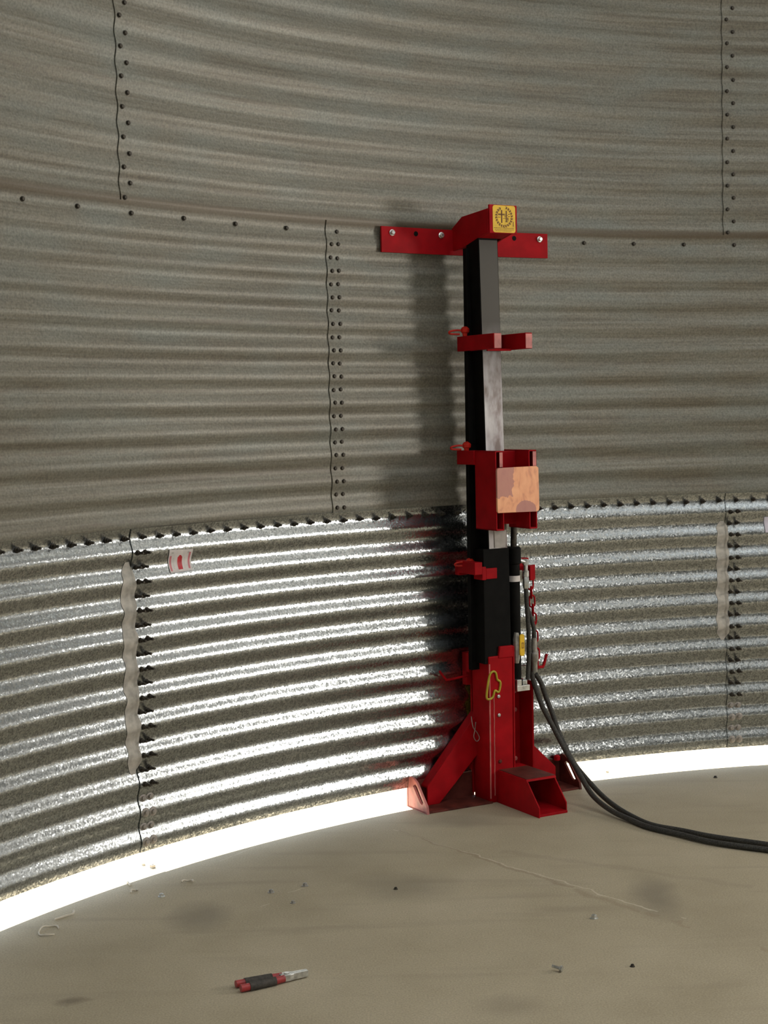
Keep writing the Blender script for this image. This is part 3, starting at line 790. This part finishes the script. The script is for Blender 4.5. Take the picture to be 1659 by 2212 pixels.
# ------------------------------------------------------------------ hydraulic hoses trailing off to the right
def jw(u, v, h):
    ca, sa = math.cos(JA), math.sin(JA); l = L(u, v, h)
    return Vector((JW.x + ca * l.x - sa * l.y, JW.y + sa * l.x + ca * l.y, h))
HOSES = []
def hose(pts, label):
    b = MB(); b.tube(smoothpath(pts, 10), 0.0105, 12)
    o = b.build('hydraulic_hose', M_HOSE, None, smooth=60)
    tag(o, label, 'hose', 'black hydraulic hoses'); return o
HOSE_A = [(0.15, 0.13, 0.568), (0.164, 0.135, 0.494), (0.177, 0.145, 0.438), (0.193, 0.16, 0.374), (0.213, 0.18, 0.319), (0.233, 0.21, 0.254), (0.248, 0.25, 0.19), (0.255, 0.3, 0.139), (0.252, 0.345, 0.104), (0.234, 0.45, 0.05), (0.215, 0.59, 0.025), (0.218, 0.72, 0.013), (0.214, 0.829, 0.012), (0.246, 0.972, 0.012), (0.279, 1.119, 0.012), (0.377, 1.296, 0.0115), (0.475, 1.473, 0.0115)]
HOSE_B = [(0.187, 0.125, 0.502), (0.211, 0.13, 0.461), (0.229, 0.14, 0.399), (0.246, 0.16, 0.332), (0.257, 0.18, 0.27), (0.269, 0.24, 0.174), (0.278, 0.275, 0.133), (0.285, 0.31, 0.104), (0.288, 0.42, 0.048), (0.27, 0.55, 0.023), (0.256, 0.68, 0.012), (0.244, 0.817, 0.012), (0.287, 0.938, 0.012), (0.327, 1.063, 0.012), (0.422, 1.248, 0.012), (0.517, 1.433, 0.0115)]
hose([jw(*p) for p in HOSE_A], 'black hydraulic hose nearer the viewer of the pair curving right from the jack')
hose([jw(*p) for p in HOSE_B], 'black hydraulic hose nearer the wall of the pair curving right from the jack')

# ------------------------------------------------------------------ pliers on the floor
def pliers():
    a = Vector((-0.433, 4.189, 0)); e = Vector((-0.2443, 4.2842, 0))
    d = e - a; Ln = d.length; root = empty('pliers', a, math.atan2(d.y, d.x))
    tag(root, 'red handled pliers with dark grips and silver jaws lying on the concrete floor', 'pliers')
    S = Ln / 0.21
    for sgn in (-1, 1):
        b = MB()
        prof_ = [(0.0, .020, .0105), (0.03, .019, .0105), (0.10, .0155, .010), (0.135, .010, .009)]
        def sec(i): 
            x, y, r = prof_[i]; return [Vector((x * S, sgn * y * .95 + r * math.cos(q), .0125 + .0105 * math.sin(q))) for q in [2 * math.pi * j / 14 for j in range(14)]]
        for i in range(3):
            A, B = sec(i), sec(i + 1)
            b.poly(A + B, [(j, (j + 1) % 14, 14 + (j + 1) % 14, 14 + j) for j in range(14)] + ([tuple(range(14))[::-1]] if i == 0 else []) + ([tuple(range(14, 28))] if i == 2 else []), 0)
        h = b.build('handle', M_PLRED, root, smooth=50)
        g = MB(); n = 14
        for x0, x1, r0_, r1_, y0, y1 in ((0.026, 0.106, .0122, .0115, .0195, .0155),):
            A = [Vector((x0 * S, sgn * y0 * .95 + r0_ * math.cos(q), .0125 + .0122 * math.sin(q))) for q in [2 * math.pi * j / n for j in range(n)]]
            B = [Vector((x1 * S, sgn * y1 * .95 + r1_ * math.cos(q), .0125 + .0120 * math.sin(q))) for q in [2 * math.pi * j / n for j in range(n)]]
            g.poly(A + B, [(j, (j + 1) % n, n + (j + 1) % n, n + j) for j in range(n)] + [tuple(range(n))[::-1], tuple(range(n, 2 * n))])
        g.build('grip', M_GRIP, h, smooth=50)['label'] = 'dark grey rubber grip'
        j = MB()
        if sgn > 0:
            j.prism([(0.125 * S, -.004, .004), (0.125 * S, .014, .004), (0.150 * S, .016, .004), (0.165 * S, .0085, .004), (0.208 * S, .007, .004), (0.208 * S, .0008, .004), (0.16 * S, .0008, .004)], (0, 0, .018))
        else:
            j.prism([(0.125 * S, .004, .004), (0.125 * S, -.014, .004), (0.150 * S, -.016, .004), (0.163 * S, -.012, .004), (0.208 * S, -.009, .004), (0.208 * S, -.0008, .004), (0.16 * S, -.0008, .004)], (0, 0, .018))
        j.build('jaw', M_ZINC, root, bevel=0.001)['label'] = 'silver jaw'
    p = MB(); p.lathe((0.145 * S, 0, .020), (0, 0, 1), [(0, .008), (.004, .008), (.005, .006)], 14); p.build('pivot', M_ZINC, root)
pliers()

# ------------------------------------------------------------------ loose hardware and scraps on the floor
def nut(x, y, label, m=None, r=0.009, lying=True, rz=0.0):
    b = MB(); m = m or M_ZINC
    if lying:
        b.lathe((0, 0, 0), (0, 0, 1), [(0, r * 1.45), (.002, r * 1.45)], 18)
        b.lathe((0, 0, .002), (0, 0, 1), [(0, r), (r * .95, r), (r * 1.05, r * .85)], 6)
        b.lathe((0, 0, r), (0, 0, 1), [(0, r * .5), (r * .45, r * .5)], 10)
    else:
        b.lathe((0, 0, r), (1, 0, .12), [(0, r), (.007, r), (.008, r * .6), (.010, r * .48), (.032, r * .48)], 6)
    o = b.build('loose_bolt', m, None, smooth=35); o.location = (x, y, 0); o.rotation_euler = (0, 0, rz)
    tag(o, label, 'bolt', 'loose bolts and nuts on the floor'); return o
nut(0.632, 4.736, 'upright shiny bolt on bare floor right of the crack, upper of two at right')
nut(0.479, 4.278, 'small shiny bolt lying near the lower right, below the other right-hand bolt', lying=False, rz=2.6)
nut(-0.770, 5.049, 'small shiny nut on the floor left of centre, below the two bolts by the gap', r=.008)
nut(-0.405, 5.069, 'dark nut on the floor left of the short scrape line', M_GREYBOLT, r=.008)
nut(-0.325, 4.951, 'dark little nut nearest the pliers of the left-hand group', M_GREYBOLT, r=.006)
nut(-0.8485, 5.381, 'larger bolt standing in the glare at the floor gap below the left seam', M_GREYBOLT, r=.011)
nut(-0.886, 5.412, 'smaller bolt in the glare at the floor gap, left of the larger one', M_GREYBOLT, r=.007)
nut(-0.2946, 5.132, 'dark nut at the tip of the short scrape line on the floor', M_GREYBOLT, r=.008)
nut(0.0126, 5.075, 'tiny dark nut alone in mid floor left of the crack', M_DARK, r=.005)
nut(0.683, 4.31, 'tiny dark nut alone on the lower right floor', M_DARK, r=.005)
nut(0.957, 6.68, 'small dark bolt in the bright floor gap just right of the hoses', M_GREYBOLT, r=.007)
nut(1.403, 6.543, 'tiny dark nut on the floor below the right-hand seam', M_DARK, r=.006)
def scrap(pts, label, w=0.003):
    b = MB(); b.tube(smoothpath(pts, 5), w, 6); o = b.build('sealant_scrap', M_SCRAP, None, smooth=60)
    tag(o, label, 'scrap', 'pale sealant scraps on the floor'); return o
def ring_pts(cx_, cy_, r, a0, a1, z=.004): return [(cx_ + r * math.cos(a), cy_ + r * math.sin(a) * 1.6, z + .003 * math.sin(3 * a)) for a in [a0 + (a1 - a0) * i / 7 for i in range(8)]]
FP = {}
scrap([(-0.912, 5.215, .004), (-0.900, 5.185, .004), (-0.892, 5.170, .004)], 'short pale scrap left of the nut, near the floor gap', .004)
scrap(ring_pts(-0.868, 5.10, .012, 0.5, 3.5), 'curved pale scrap lying left of the shiny nut', .003)
scrap([(-1.08, 4.83, .003), (-1.05, 4.86, .004), (-1.03, 4.875, .006), (-1.033, 4.90, .008)], 'forked pale scrap at far left below the glare', .0035)
scrap(ring_pts(-1.075, 4.72, .03, 0.2, 5.6), 'curled ring of pale sealant at far left', .0025)
scrap(ring_pts(-0.70, 5.18, .02, 0.3, 3.0, .006), 'hooked pale scrap between the nut and the floor gap', .003)
# hairline crack filled pale
